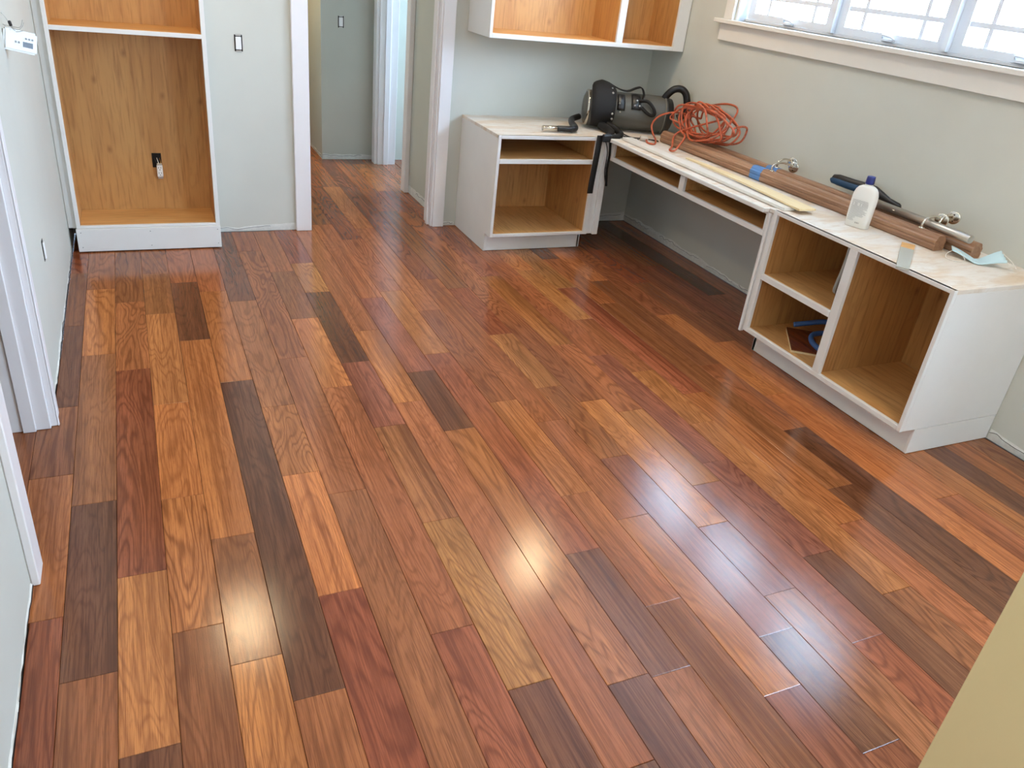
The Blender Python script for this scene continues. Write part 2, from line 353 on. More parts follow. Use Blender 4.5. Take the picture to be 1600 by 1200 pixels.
for r, row in JOINTS.items():
    x0 = X0 + r * PITCH; x1 = x0 + PITCH
    far = 4.845 if r < 5 else 4.806
    if 8 <= r <= 17: far = 7.9
    if r == 17: far = 6.6
    if r < -1: far = 3.4
    near = -.55 if r >= -1 else 1.35
    if r < 0: x0c = max(x0, XL + .004) if r == -1 else x0
    else: x0c = x0
    if r == 28: x1 = min(x1, XR - .006)
    ys = [far] + [j[0] for j in row[1:]]; cs = [row[0]] + [j[1] for j in row[1:]]
    if far > 6 and ys[1] < 6.4:      # extra joints out in the hall
        ys = [far, 6.3 + (r * .37) % .9] + ys[1:]; cs = [random.choice('mrob')] + cs
    if far == 7.9 and r in (8, 9, 10, 14, 15, 16):
        yy = 5.5 + (r * .53) % .6
        if ys[2] < 5.2: ys = ys[:2] + [yy] + ys[2:]; cs = cs[:2] + [random.choice('mrop')] + cs[2:]
    yn = ys[-1]; n_traced = len(ys)
    while yn > near + .9:            # beyond the traced part: random lengths towards and behind the camera
        yn -= random.uniform(1.25, 1.6) if len(ys) == n_traced else random.uniform(.55, 1.1)
        if yn < near + .3: break
        ys.append(yn); cs.append(random.choice('omrbdm'))
    ys.append(near)
    for a, b, c in zip(ys, ys[1:], cs):
        if r == -1 and a > 2.0 and b < 2.73: plank(x0, x1, b, a, c)
        elif r == -1 and a > 2.9 > b > 2.74: plank(x0c, x1, b, a, c)
        else: plank(x0c, x1, b, a, c)
def field(name, rects):
    bm = bmesh.new()
    for x0, x1, y0, y1 in rects: bx(bm, x0, x1, y0, y1, -.017, -.0004)
    o = link(name, bm_me(name, bm), M['floor'], floor); o['kind'] = 'stuff'; o.color = lin(148, 84, 52)
field('distant_planks', [(XL, XR, -2.6, -.56), (1.95, 3.6, 4.95, 6.6), (-1.9, -.70, 1.3, 3.5)])

# torn drywall edges along the floor (baseboards are not on yet)
def edge(name, p, q, nrm, zmax=.035, seed=1):
    rr = random.Random(seed); p = Vector((*p, 0)); q = Vector((*q, 0)); n = Vector((*nrm, 0)); Ln = (q - p).length; k = max(6, int(Ln / .03))
    lo, mid, hi = [], [], []
    h = zmax; off = .003
    for i in range(k + 1):
        h += rr.uniform(-.006, .006); h = min(zmax * 1.3, max(zmax * .55, h)); off = min(.006, max(.0015, off + rr.uniform(-.0015, .0015)))
        b = p + (q - p) * (i / k)
        lo.append(b + n * .0015 + Vector((0, 0, .004))); mid.append(b + n * off + Vector((0, 0, h * .7))); hi.append(b + n * .0004 + Vector((0, 0, h)))
    o = tag(sheet(name, [lo, mid, hi], M['primer'], th=.0012, smooth=False), kind='structure')
    i = 0
    while i < k - 4:
        m_ = rr.randint(5, 16); seg = range(i, min(k, i + m_))
        if len(seg) > 3: tube('torn_crack', [mid[j] + n * .0012 + Vector((0, 0, rr.uniform(-.004, .006) + (.3 if j % 2 else -.1) * zmax * .3)) for j in seg], .0011, M['dark'], o, 5, 3)
        i += m_ + rr.randint(0, 5)
    return o
edge('baseboard_back', (.365, YB), (.825, YB), (0, -1), .034, 3)
edge('baseboard_back_corner', (2.63, YB), (3.2, YB), (0, -1), .05, 4)
edge('baseboard_back_doorway', (1.79, YB), (1.865, YB), (0, -1), .03, 14)
edge('baseboard_right', (XR, 4.81), (XR, 2.76), (-1, 0), .05, 5)
edge('baseboard_right_front', (XR, 1.735), (XR, .45), (-1, 0), .045, 6)
edge('baseboard_left', (XL, 4.5), (XL, 2.84), (1, 0), .03, 7)
edge('baseboard_left_front', (XL, 1.90), (XL, .2), (1, 0), .026, 8)
edge('baseboard_hall_end', (1.365, 6.608), (1.785, 6.608), (0, -1), .05, 9)
edge('baseboard_hall_right', (1.79, 4.98), (1.79, 5.66), (-1, 0), .05, 10)
edge('baseboard_hall_corner', (1.36, 6.61), (1.36, 7.8), (-1, 0), .03, 11)

# ------------------------------------------------------------------ door casings
def casing_set(name, loc): return thing(name, loc, kind='structure')
t1 = casing_set('trim_1', (1.3, YB, 0))          # doorway to the hall
box('casing', .825, .917, 4.79, YB, 0, 2.12, M['casing'], t1, .003)
box('casing', 1.705, 1.782, 4.79, YB, 0, 2.12, M['casing'], t1, .003)
box('casing_head', .825, 1.782, 4.788, YB, 2.035, 2.12, M['casing'], t1, .003)
box('jamb', .845, .905, YB, YB + .13, 0, 2.06, M['casing'], t1, .002)
box('jamb', 1.695, 1.735, YB - .01, YB + .13, 0, 2.06, M['casing'], t1, .002)
box('door_stop', 1.682, 1.695, YB + .03, YB + .065, 0, 2.04, M['casing'], t1, .002)
box('jamb_head', .845, 1.735, YB, YB + .13, 2.035, 2.06, M['casing'], t1, .002)
t2 = casing_set('trim_2', (XL, 2.37, 0))         # doorway in the left wall
box('casing', XL, XL + .021, 1.908, 1.998, .001, 2.12, M['casing'], t2, .003)
box('casing', XL, XL + .021, 2.742, 2.834, .001, 2.12, M['casing'], t2, .003)
box('casing_bead', XL + .021, XL + .027, 2.742, 2.756, .001, 2.12, M['casing'], t2, .002)
box('casing_head', XL, XL + .022, 1.908, 2.834, 2.04, 2.12, M['casing'], t2, .003)
box('jamb', XL - .125, XL + .002, 1.99, 2.008, .001, 2.06, M['casing'], t2, .002)
box('jamb', XL - .125, XL + .002, 2.727, 2.745, .001, 2.06, M['casing'], t2, .002)
box('door_stop', XL - .082, XL - .042, 2.716, 2.727, .001, 2.05, M['casing'], t2, .002)
box('casing', XL - .142, XL - .122, 2.735, 2.83, .001, 2.12, M['casing'], t2, .003)
t3 = casing_set('trim_3', (1.79, 6.07, 0))       # side door of the hall
box('casing', 1.755, 1.79, 5.60, 5.682, 0, 2.12, M['casing'], t3, .003)
box('casing', 1.757, 1.79, 6.455, 6.54, 0, 2.12, M['casing'], t3, .003)
box('jamb', 1.78, 1.93, 6.44, 6.458, 0, 2.06, M['casing'], t3, .002)
box('jamb', 1.78, 1.93, 5.682, 5.70, 0, 2.06, M['casing'], t3, .002)
box('door_stop', 1.825, 1.868, 6.428, 6.44, 0, 2.05, M['casing'], t3, .002)
box('casing_head', 1.757, 1.79, 5.60, 6.54, 2.04, 2.12, M['casing'], t3, .003)

# ------------------------------------------------------------------ window
w = thing('window_1', (XR, (WY0 + WY1) / 2, WZ0), kind='structure')
box('window_sill', 3.155, 3.262, 1.83, 4.165, 1.409, 1.432, M['trim'], w, .003)
box('apron', 3.185, 3.205, 1.87, 4.132, 1.318, 1.409, M['trim'], w, .002)
box('casing', 3.185, 3.205, 4.038, 4.115, 1.432, 2.14, M['trim'], w, .002)
box('casing', 3.185, 3.205, 1.85, 1.925, 1.432, 2.14, M['trim'], w, .002)
box('casing_head', 3.183, 3.205, 1.85, 4.115, 2.05, 2.14, M['trim'], w, .002)
box('jamb', 3.205, 3.355, 4.015, 4.03, 1.432, 2.06, M['vinyl'], w, .001)
box('jamb', 3.205, 3.355, 1.92, 1.935, 1.432, 2.06, M['vinyl'], w, .001)
box('frame_bottom', 3.262, 3.355, 1.935, 4.015, 1.4325, 1.446, M['vinyl'], w, .001)
box('frame_top', 3.205, 3.355, 1.935, 4.015, 2.045, 2.06, M['vinyl'], w, .001)
pit = (4.015 - 1.935) / 3
for k in range(3):
    y1 = 4.015 - k * pit; y0 = y1 - pit
    if k < 2: box('mullion', 3.24, 3.35, y0 - .012, y0 + .012, 1.446, 2.045, M['vinyl'], w, .001)
    a, b = y0 + .013, y1 - .013; z0, z1 = 1.447, 2.044; s = .052
    sash = boxes('sash', [(3.268, 3.318, a, a + s, z0, z1), (3.268, 3.318, b - s, b, z0, z1), (3.268, 3.318, a + s, b - s, z0, z0 + .034), (3.268, 3.318, a + s, b - s, z1 - .04, z1)], M['vinyl'], w)
    ga, gb, gz0, gz1 = a + s, b - s, z0 + .034, z1 - .04
    box('pane', 3.288, 3.292, ga, gb, gz0, gz1, M['glass'], sash, 0)
    for yy in (ga + .105, gb - .105): box('muntin', 3.276, 3.304, yy - .011, yy + .011, gz0, gz1, M['vinyl'], sash, .001)
    for zz in (gz0 + .085, gz1 - .085): box('muntin', 3.275, 3.305, ga, gb, zz - .011, zz + .011, M['vinyl'], sash, .001)
    cy = (a + b) / 2 - .02
    cr = box('crank_handle', 3.25, 3.268, cy - .035, cy + .035, 1.446, 1.462, M['vinyl'], sash, .004)
    tube('crank_arm', [(3.252, cy + .03, 1.462), (3.244, cy + .024, 1.474), (3.243, cy - .02, 1.47), (3.246, cy - .045, 1.460)], .0045, M['vinyl'], sash, 8, 4)

w2 = thing('window_2', (3.28, -1.25, .9), kind='structure')
for i in range(2):
    a, b = -2.15 + .9 * i, -2.15 + .9 * (i + 1)
    sash = boxes('sash', [(3.26, 3.31, a, a + .05, .9, 2.1), (3.26, 3.31, b - .05, b, .9, 2.1), (3.26, 3.31, a + .05, b - .05, .9, .95), (3.26, 3.31, a + .05, b - .05, 2.05, 2.1)], M['vinyl'], w2)
    box('pane', 3.284, 3.288, a + .05, b - .05, .95, 2.05, M['glass'], sash, 0)
box('window_sill', 3.155, 3.26, -2.2, -.3, .877, .9, M['trim'], w2, .003)

# ------------------------------------------------------------------ cabinets
# --- tall cabinet in the corner by the left wall
c = thing('tall_cabinet', (0, 4.68, 0), 'tall white cabinet with two open bare-maple compartments beside the switch wall', 'cabinet')
fx0, fx1 = -.352, .360
box('side_panel', fx0, fx0 + .014, 4.558, 4.845, .0, 2.30, M['cab'], c)
box('side_panel', fx1 - .014, fx1, 4.558, 4.845, .0, 2.30, M['cab'], c)
box('side_lining', fx0 + .014, fx0 + .018, 4.558, 4.84, .142, 2.2, M['ply_z'], c, 0)
box('side_lining', fx1 - .018, fx1 - .014, 4.558, 4.84, .142, 2.2, M['ply_z'], c, 0)
box('back_panel', fx0 + .018, fx1 - .018, 4.838, 4.848, .142, 2.2, M['ply_z'], c, 0)
box('bottom_shelf', fx0 + .018, fx1 - .018, 4.558, 4.838, .124, .142, M['ply_x'], c, .001)
box('middle_shelf', fx0 + .018, fx1 - .018, 4.558, 4.838, 1.097, 1.115, M['ply_x'], c, .001)
box('top_panel', fx0, fx1, 4.558, 4.845, 2.2, 2.22, M['cab'], c)
box('stile', fx0, fx0 + .019, 4.54, 4.558, .13, 2.30, M['cab'], c)
box('stile', fx1 - .021, fx1, 4.54, 4.558, .13, 2.30, M['cab'], c)
box('rail', fx0 + .019, fx1 - .021, 4.54, 4.558, .130, .144, M['cab'], c)
box('rail', fx0 + .019, fx1 - .021, 4.54, 4.558, 1.094, 1.115, M['cab'], c)
box('rail', fx0 + .019, fx1 - .021, 4.54, 4.558, 2.16, 2.30, M['cab'], c)
bp = box('base_panel', fx0 - .004, fx1 + .001, 4.532, 4.545, .006, .129, M['cab'], c)
for (x, z) in ((-.335, .03), (-.335, .11), (0, .03), (0, .11), (.345, .03), (.345, .11)):
    box('nail_head', x - .0018, x + .0018, 4.5312, 4.534, z - .0018, z + .0018, M['dark'], bp, 0)
box('filler_strip', XL + .001, fx0, 4.57, 4.588, .125, 2.30, M['cab'], c)

# --- base cabinet left of the knee space
c = thing('base_cabinet', (2.24, 4.515, 0), 'white base cabinet with open drawer slot and cupboard under the vacuum', 'cabinet')
x0, x1, yf = 1.872, 2.545, 4.215
side = [(yf + .018, .115), (4.298, .115), (4.298, .002), (YB - .002, .002), (YB - .002, .702), (yf + .018, .702)]
prism('side_panel', side, x0, x0 + .016, 'x', M['cab'], c)
prism('side_panel', side, x1 - .016, x1, 'x', M['cab'], c)
box('side_lining', x0 + .016, x0 + .020, yf + .018, 4.79, .13, .70, M['ply_z'], c, 0)
box('side_lining', x1 - .026, x1 - .016, yf + .018, 4.79, .13, .70, M['ply_z'], c, 0)
box('back_panel', x0 + .020, x1 - .026, 4.785, 4.79, .13, .70, M['ply_z'], c, 0)
box('bottom_shelf', x0 + .016, x1 - .016, yf + .018, 4.785, .112, .13, M['ply_y'], c, .001)
box('top_panel', x0, x1 + .075, yf + .002, YB - .003, .702, .7205, M['top'], c, .001)
box('stile', x0, x0 + .018, yf, yf + .018, .115, .7205, M['cab'], c)
box('stile', x1 - .028, x1, yf, yf + .018, .115, .7205, M['cab'], c)
box('rail', x0 + .018, x1 - .028, yf, yf + .018, .70, .7205, M['cab'], c)
box('rail', x0 + .018, x1 - .028, yf, yf + .018, .558, .584, M['cab'], c)
box('drawer_shelf', x0 + .020, x1 - .026, yf + .018, 4.785, .568, .580, M['ply_x'], c, .001)
box('rail', x0 + .018, x1 - .028, yf, yf + .018, .115, .132, M['cab'], c)
box('toe_kick', x0 + .016, x1 - .005, 4.298, 4.310, .002, .115, M['cab'], c)
box('filler_strip', x1, 2.585, yf + .012, yf + .03, .115, .70, M['cab'], c)
box('filler_strip', 2.585, 2.622, yf - .001, yf + .03, .112, .70, M['cab'], c)

# --- knee-space drawer unit (bridge)
c = thing('desk_bridge', (2.9, 3.48, .588), 'white desk span with two empty drawer slots over the knee space', 'desk')
by0, by1, X = 2.757, 4.213, 2.62
box('rail', X, X + .018, by0, by1, .690, .703, M['cab'], c)
box('rail', X, X + .018, by0, by1, .588, .613, M['cab'], c)
box('stile', X, X + .018, by1 - .045, by1, .613, .690, M['cab'], c)
box('stile', X, X + .018, 3.425, 3.468, .613, .690, M['cab'], c)
box('stile', X, X + .018, by0, by0 + .012, .613, .690, M['cab'], c)
box('drawer_floor', X + .018, 3.20, by0, by1, .600, .612, M['ply_y'], c, .001)
box('partition', X + .018, 3.19, 3.44, 3.455, .612, .700, M['ply_y'], c, .001)
box('end_panel', X + .018, 3.19, by0 + .001, by0 + .012, .612, .700, M['ply_y'], c, .001)
box('end_panel', X + .018, 3.19, by1 - .012, by1 - .001, .612, .700, M['ply_y'], c, .001)
box('back_panel', 3.19, 3.20, by0, by1, .612, .700, M['ply_y'], c, .001)
box('desk_top', 2.597, 3.203, by0, by1, .703, .7205, M['top'], c, .001)
box('corner_top', 2.622, 3.203, by1 + .001, YB - .003, .703, .7205, M['top'], c, .001)
box('edge_moulding', 2.588, 2.597, by0, by1, .700, .7225, M['cab'], c, .003)

# --- right base cabinet
c = thing('base_cabinet', (2.91, 2.24, 0), 'white base cabinet with cubbies and one wide open cupboard under the bottle', 'cabinet')
y0, y1 = 1.740, 2.722; X = 2.6206
sd = [(X + .018, .117), (2.7104, .117), (2.7104, .002), (XR - .003, .002), (XR - .003, .705), (X + .018, .705)]
prism('side_panel', [(a, b) for a, b in sd], y1 - .016, y1, 'y', M['cab'], c)
box('side_panel', X + .018, XR - .003, y0, y0 + .016, .119, .705, M['cab'], c)
box('base_side_panel', 2.7104, XR - .003, y0 + .0005, y0 + .014, .002, .117, M['cab'], c)
box('side_lining', X + .018, 3.15, y0 + .016, y0 + .020, .14, .70, M['ply_z'], c, 0)
box('side_lining', X + .018, 3.15, y1 - .022, y1 - .016, .14, .70, M['ply_z'], c, 0)
box('partition', X + .018, 3.15, 2.216, 2.234, .14, .70, M['ply_z'], c, 0)
box('back_panel', 3.15, 3.156, y0 + .020, y1 - .022, .14, .70, M['ply_z'], c, 0)
box('bottom_shelf', X + .018, 3.15, y0 + .016, y1 - .016, .122, .14, M['ply_y'], c, .001)
box('middle_shelf', X + .018, 3.15, 2.234, y1 - .022, .400, .418, M['ply_y'], c, .001)
box('top_panel', X + .001, XR - .002, y0 + .001, y1 + .034, .705, .7225, M['top'], c, .001)
box('stile', X, X + .018, y0, y0 + .018, .119, .7225, M['cab'], c)
box('stile', X, X + .018, 2.204, 2.247, .14, .706, M['cab'], c)
box('stile', X, X + .018, y1 - .024, y1, .119, .7225, M['cab'], c)
box('rail', X, X + .018, y0 + .018, y1 - .024, .706, .7225, M['cab'], c)
box('rail', X, X + .018, y0 + .018, y1 - .024, .119, .141, M['cab'], c)
box('rail', X, X + .018, 2.247, y1 - .024, .394, .422, M['cab'], c)
box('toe_kick', 2.7104, 2.722, y0 + .012, y1, .002, .119, M['cab'], c)
box('filler_strip', X + .008, X + .02, y1, y1 + .018, .117, .703, M['cab'], c)
box('filler_strip', X - .001, X + .02, y1 + .018, y1 + .034, .104, .703, M['cab'], c)

# --- wall cabinet
c = thing('wall_cabinet', (2.53, 4.64, 1.205), 'white wall cabinet with two open maple compartments hung above the vacuum', 'cabinet')
x0, x1, yf, z0, z1 = 1.868, 3.200, 4.47, 1.205, 2.12
box('side_panel', x0, x0 + .016, yf + .018, YB - .002, z0, z1, M['cab'], c)
box('side_panel', x1 - .016, x1, yf + .018, YB - .002, z0, z1, M['cab'], c)
box('side_lining', x0 + .016, x0 + .020, yf + .018, 4.80, z0 + .02, z1 - .02, M['ply_z'], c, 0)
box('side_lining', 3.14, 3.150, yf + .018, 4.80, z0 + .02, z1 - .02, M['ply_z'], c, 0)
box('partition', 2.712, 2.733, yf + .018, 4.80, z0 + .02, z1 - .02, M['ply_z'], c, 0)
box('back_panel', x0 + .020, 3.14, 4.80, 4.806, z0 + .02, z1 - .02, M['ply_z'], c, 0)
box('bottom_shelf', x0 + .016, x1 - .016, yf + .018, 4.80, z0 + .012, z0 + .026, M['ply_x'], c, .001)
box('underside', x0 + .016, x1 - .016, yf + .018, 4.812, z0, z0 + .012, M['cab'], c, .001)
box('top_panel', x0, x1, yf + .018, YB - .002, z1 - .018, z1, M['cab'], c)
box('stile', x0, x0 + .018, yf, yf + .018, z0, z1, M['cab'], c)
box('stile', 2.700, 2.745, yf, yf + .018, z0 + .025, z1 - .06, M['cab'], c)
box('stile', 3.118, x1, yf, yf + .018, z0, z1, M['cab'], c)
box('rail', x0 + .018, 3.118, yf, yf + .018, z0, z0 + .025, M['cab'], c)
box('rail', x0 + .018, 3.118, yf, yf + .018, z1 - .06, z1, M['cab'], c)

# ------------------------------------------------------------------ ceiling lamps
def downlight(x, y, label, watts, col=LAMP_COL, r=.085):
    t = thing('recessed_light', (x, y, ZC), label, 'ceiling light', 'recessed ceiling lights')
    lathe('trim_ring', (x, y, ZC - .0005), (x, y, ZC - .02), [(0, .108), (.006, .108), (.008, .104), (.008, r), (.0, r)], M['white'], t, 32)
    lathe('lens', (x, y, ZC - .001), (x, y, ZC - .02), [(0, r - .002), (.001, r - .002)], M['lens'], t, 32)
    l = D.lights.new('lamp_glow', 'AREA'); l.shape = 'DISK'; l.size = r * 2; l.energy = watts; l.color = col
    o = D.objects.new('lamp_glow', l); C.objects.link(o); o.parent = t; o.location = (0, 0, -.012)
downlight(.30, 3.98, 'round recessed ceiling light over the tall cabinet', LAMP_W)
downlight(2.34, 3.98, 'round recessed ceiling light over the corner desk', LAMP_W)
downlight(.28, 1.28, 'round recessed ceiling light near the left doorway', LAMP_W)
downlight(2.38, 1.28, 'round recessed ceiling light in front of the window', LAMP_W)
downlight(.28, -1.3, 'round recessed ceiling light in the space behind the stub wall', LAMP_W)
downlight(2.38, -1.3, 'round recessed ceiling light by the rear wall', LAMP_W)
downlight(.98, 7.05, 'round recessed ceiling light around the hall corner', LAMP_W * 2.2)

# ------------------------------------------------------------------ wall devices
def switch_y(name, x0, x1, z0, z1, y, label, group=None):
    t = thing(name, ((x0 + x1) / 2, y, z0), label, 'switch', group)
    xm = (x0 + x1) / 2; w2 = (x1 - x0) / 2
    box('box_opening', x0 + .003, x1 - .003, y - .0015, y - .0002, z0 + .004, z1 - .004, M['dark'], t, 0)
    box('rocker', xm - w2 * .62, xm + w2 * .62, y - .008, y - .0015, z0 + .014, z1 - .014, M['white'], t, .002)
    for a, b in ((z0 + .001, z0 + .010), (z1 - .010, z1 - .001)): box('yoke_ear', xm - w2 * .6, xm + w2 * .6, y - .004, y - .0015, a, b, M['steel'], t, .001)
    return t
switch_y('light_switch', .522, .570, 1.010, 1.102, YB, 'white rocker switch without cover plate beside the tall cabinet')
switch_y('light_switch', 1.490, 1.540, 1.005, 1.097, 6.608, 'white rocker switch without cover plate on the dim hall wall')
t = thing('wall_outlet', (XL, 3.413, .372), 'uncovered white outlet low on the left wall', 'outlet')
box('box_opening', XL + .0002, XL + .0015, 3.393, 3.433, .372, .454, M['dark'], t, 0)
box('receptacle', XL + .0015, XL + .008, 3.399, 3.424, .38, .446, M['white'], t, .002)
t = thing('wall_outlet', (.085, 4.838, .326), 'white outlet dangling out of its box inside the tall cabinet', 'outlet')
box('box_opening', .052, .100, 4.8365, 4.8379, .378, .457, M['dark'], t, 0)
for i, xx in enumerate((.062, .076, .09)): tube('wire', [(xx, 4.836, .43), (xx + .004, 4.815, .425 - i * .006), (.078 + i * .008, 4.812, .395)], .002, [M['black'], M['loop'], M['brass']][i], t, 6, 5)
rc = box('receptacle', .071, .101, 4.80, 4.816, .334, .397, M['white'], t, .002)
for zz in (.352, .381):
    for dx in (-.006, .006): box('slot', .086 + dx - .0012, .086 + dx + .0012, 4.7992, 4.801, zz, zz + .007, M['dark'], rc, 0)
    box('ground_hole', .0838, .0882, 4.7992, 4.801, zz - .010, zz - .0055, M['dark'], rc, 0)
for a, b in ((.322, .334), (.397, .408)): box('yoke_ear', .073, .099, 4.806, 4.8085, a, b, M['steel'], t, .001)

# thermostat hanging off the left wall by its wires
t = thing('thermostat', (-.345, 3.42, 1.15), 'white thermostat with dark display hanging from wires on the left wall', 'thermostat')
RT = Matrix.Rotation(math.radians(22), 4, 'Z') @ Matrix.Rotation(math.radians(13), 4, 'Y') @ Matrix.Rotation(math.radians(-8), 4, 'X')
CT = Vector((-.352, 3.43, 1.174))
def tpart(name, x0, x1, y0, y1, z0, z1, m, bev, par):
    bm = bmesh.new(); bx(bm, x0, x1, y0, y1, z0, z1)
    if bev: bmesh.ops.bevel(bm, geom=bm.edges[:], offset=bev, segments=2, affect='EDGES')
    bm.transform(Matrix.Translation(CT) @ RT); return link(name, bm_me(name, bm), m, par)
body = tpart('body', -.048, .058, -.014, .014, -.036, .036, M['white'], .006, t)
scr = tpart('display', .008, .046, -.0152, -.0135, -.020, .004, mat('display_bezel', lin(245, 245, 245), .3), 0, body)
tpart('screen', .011, .043, -.0158, -.0150, -.017, .001, mat('dark_lcd', lin(44, 30, 26), .25), 0, scr)
gb = mat('grey_buttons', lin(150, 150, 150), .5)
for i in range(3): tpart('button', .018 + i * .010, .024 + i * .010, -.0165, -.0138, .009, .015, gb, .001, body)
for i in range(2): tpart('button', -.014 + i * .010, -.008 + i * .010, -.0165, -.0138, -.008, -.001, gb, .001, body)
for pts in ([(-.389, 3.44, 1.262), (-.375, 3.43, 1.245), (-.365, 3.42, 1.222), (-.352, 3.425, 1.206)], [(-.389, 3.44, 1.224), (-.36, 3.42, 1.221), (-.335, 3.41, 1.222), (-.325, 3.41, 1.246)],
            [(-.389, 3.44, 1.226), (-.37, 3.42, 1.212), (-.35, 3.42, 1.205), (-.328, 3.41, 1.211)], [(-.366, 3.42, 1.222), (-.345, 3.41, 1.213), (-.330, 3.41, 1.222), (-.322, 3.41, 1.238)]):
    tube('wire', pts, .0011, M['greycable'], t, 6, 5)
lathe('wire_nut', (-.367, 3.422, 1.240), (-.363, 3.42, 1.222), [(0, .003), (.004, .0055), (.018, .005)], M['black'], t, 12)

# ------------------------------------------------------------------ things on the desk
T = .7225
# handrails with their brackets
def rail(name, a, b, label, brk, w=.064, h=.064):
    a = Vector(a); b = Vector(b); t = thing(name, ((a.x + b.x) / 2, (a.y + b.y) / 2, T), label, 'handrail')
    P = [(-.40, 0), (.40, 0), (.48, .10), (.5, .30), (.44, .40), (.5, .50), (.5, .66), (.40, .74), (.37, .84), (.30, .95), (.16, 1), (-.16, 1), (-.30, .95), (-.37, .84), (-.40, .74), (-.5, .66), (-.5, .50), (-.44, .40), (-.5, .30), (-.48, .10)]
    d = (b - a).normalized(); s = d.cross(Vector((0, 0, 1))).normalized(); up = Vector((0, 0, 1))
    def ring(bm, c, k=1.0): return [bm.verts.new(c + s * (x * w * k) + up * (h / 2 + (z - .5) * h * k)) for x, z in P]
    def loft(nm, a, b, k, m, par, nn=2):
        bm = bmesh.new(); R = [ring(bm, a.lerp(b, i / (nn - 1)), k) for i in range(nn)]; n = len(P)
        for A, B in zip(R, R[1:]):
            for i in range(n): bm.faces.new((A[i], A[(i+1) % n], B[(i+1) % n], B[i]))
        bm.faces.new(R[0][::-1]); bm.faces.new(R[-1]); bmesh.ops.recalc_face_normals(bm, faces=bm.faces[:])
        return link(nm, bm_me(nm, bm), m, par)
    o = loft('rail_body', a, b, 1, M['rail'], t, 8)
    f = (a.y - 3.25) / (a.y - b.y); e = .04 / (a.y - b.y)
    loft('tape_band', a.lerp(b, f - e), a.lerp(b, f + e), 1.03, M['bluetape'], t)
    for (by, px_, pz) in brk:
        k = (a.y - by) / (a.y - b.y); p = a.lerp(b, k) + up * h
        lathe('bracket_foot', p - up * .001, p + up * .01, [(0, .014), (.004, .014), (.006, .008)], M['chrome'], t, 16)
        q = Vector((px_, by, pz))
        tube('bracket_arm', [p, p + Vector((.001, 0, .028)), p.lerp(q, .35) + Vector((0, 0, .036)), p.lerp(q, .8) + Vector((0, 0, .018)), q], .0055, M['chrome'], t, 10, 6)
        n = Vector((-.92, -.40, 0))
        ro = lathe('wall_rosette', q, q + n, [(-.003, .026), (-.001, .028), (.0015, .028), (.003, .0255), (.0038, .022), (.0040, .004)], M['chrome'], t, 24)
        for sg in (-1, 1):
            hp = q + n * .0032 + Vector((0, 0, .014 * sg)); lathe('screw_hole', hp - n * .001, hp + n, [(0, .003), (.0022, .003)], M['dark'], ro, 10)
    return t
rail('handrail', (2.935, 4.12, T + .0006), (2.985, 2.125, T + .0006), 'brown wooden handrail lying in front, ending behind the bottle side, with brackets', [(3.168, 3.10, .805), (2.232, 3.09, .818)])
rail('handrail', (3.035, 4.10, T + .0006), (3.075, 2.02, T + .0006), 'longer brown wooden handrail lying against the window wall, with brackets', [(3.235, 3.15, .812), (2.225, 3.15, .828)])
# white trim board and pine strip
tag(box('trim_board', 2.655, 2.722, 2.702, 4.15, T, T + .016, M['trim'], None, .002), 'long white painted trim board lying along the desk front', 'board')
bm = bmesh.new(); rows = []
for i in range(9):
    k = i / 8; y = 3.61 + (2.645 - 3.61) * k; xa = 2.738 + (2.690 - 2.738) * k; xb = 2.762 + (2.790 - 2.762) * min(1, k * 1.6)
    z = T + .017 + .010 * math.sin(k * math.pi) * .6
    xm = (xa + xb) / 2
    rows.append([bm.verts.new(p) for p in ((xa, y, z), (xb, y, z), (xb, y, z + .008), (xm, y, z + .0095), (xa, y, z + .008))])
for A, B in zip(rows, rows[1:]):
    for i in range(5): bm.faces.new((A[i], A[(i+1) % 5], B[(i+1) % 5], B[i]))
bm.faces.new(rows[0][::-1]); bm.faces.new(rows[-1]); bmesh.ops.recalc_face_normals(bm, faces=bm.faces[:])
tag(link('pine_strip', bm_me('pine_strip', bm), M['pine']), 'pale bare pine strip lying across the white trim board', 'board')
# chrome vacuum tube
t = thing('extension_tube', (3.02, 2.33, T), 'shiny steel vacuum tube resting on the two handrails', 'tube')
a, b = Vector((3.012, 2.02, .8055)), Vector((3.03, 2.66, .8055))
lathe('tube_wall', a, b, [(.002, .0135), (0, .0155), (0, .0170), (.003, .0172), (.64, .0172)], M['steel'], t, 24)
lathe('tube_bore', a, b, [(.0035, .0134), (.004, .0134)], M['dark'], t, 24)
box('lock_button', 2.992, 2.998, 2.40, 2.412, .806, .812, M['steel'], t, .002)
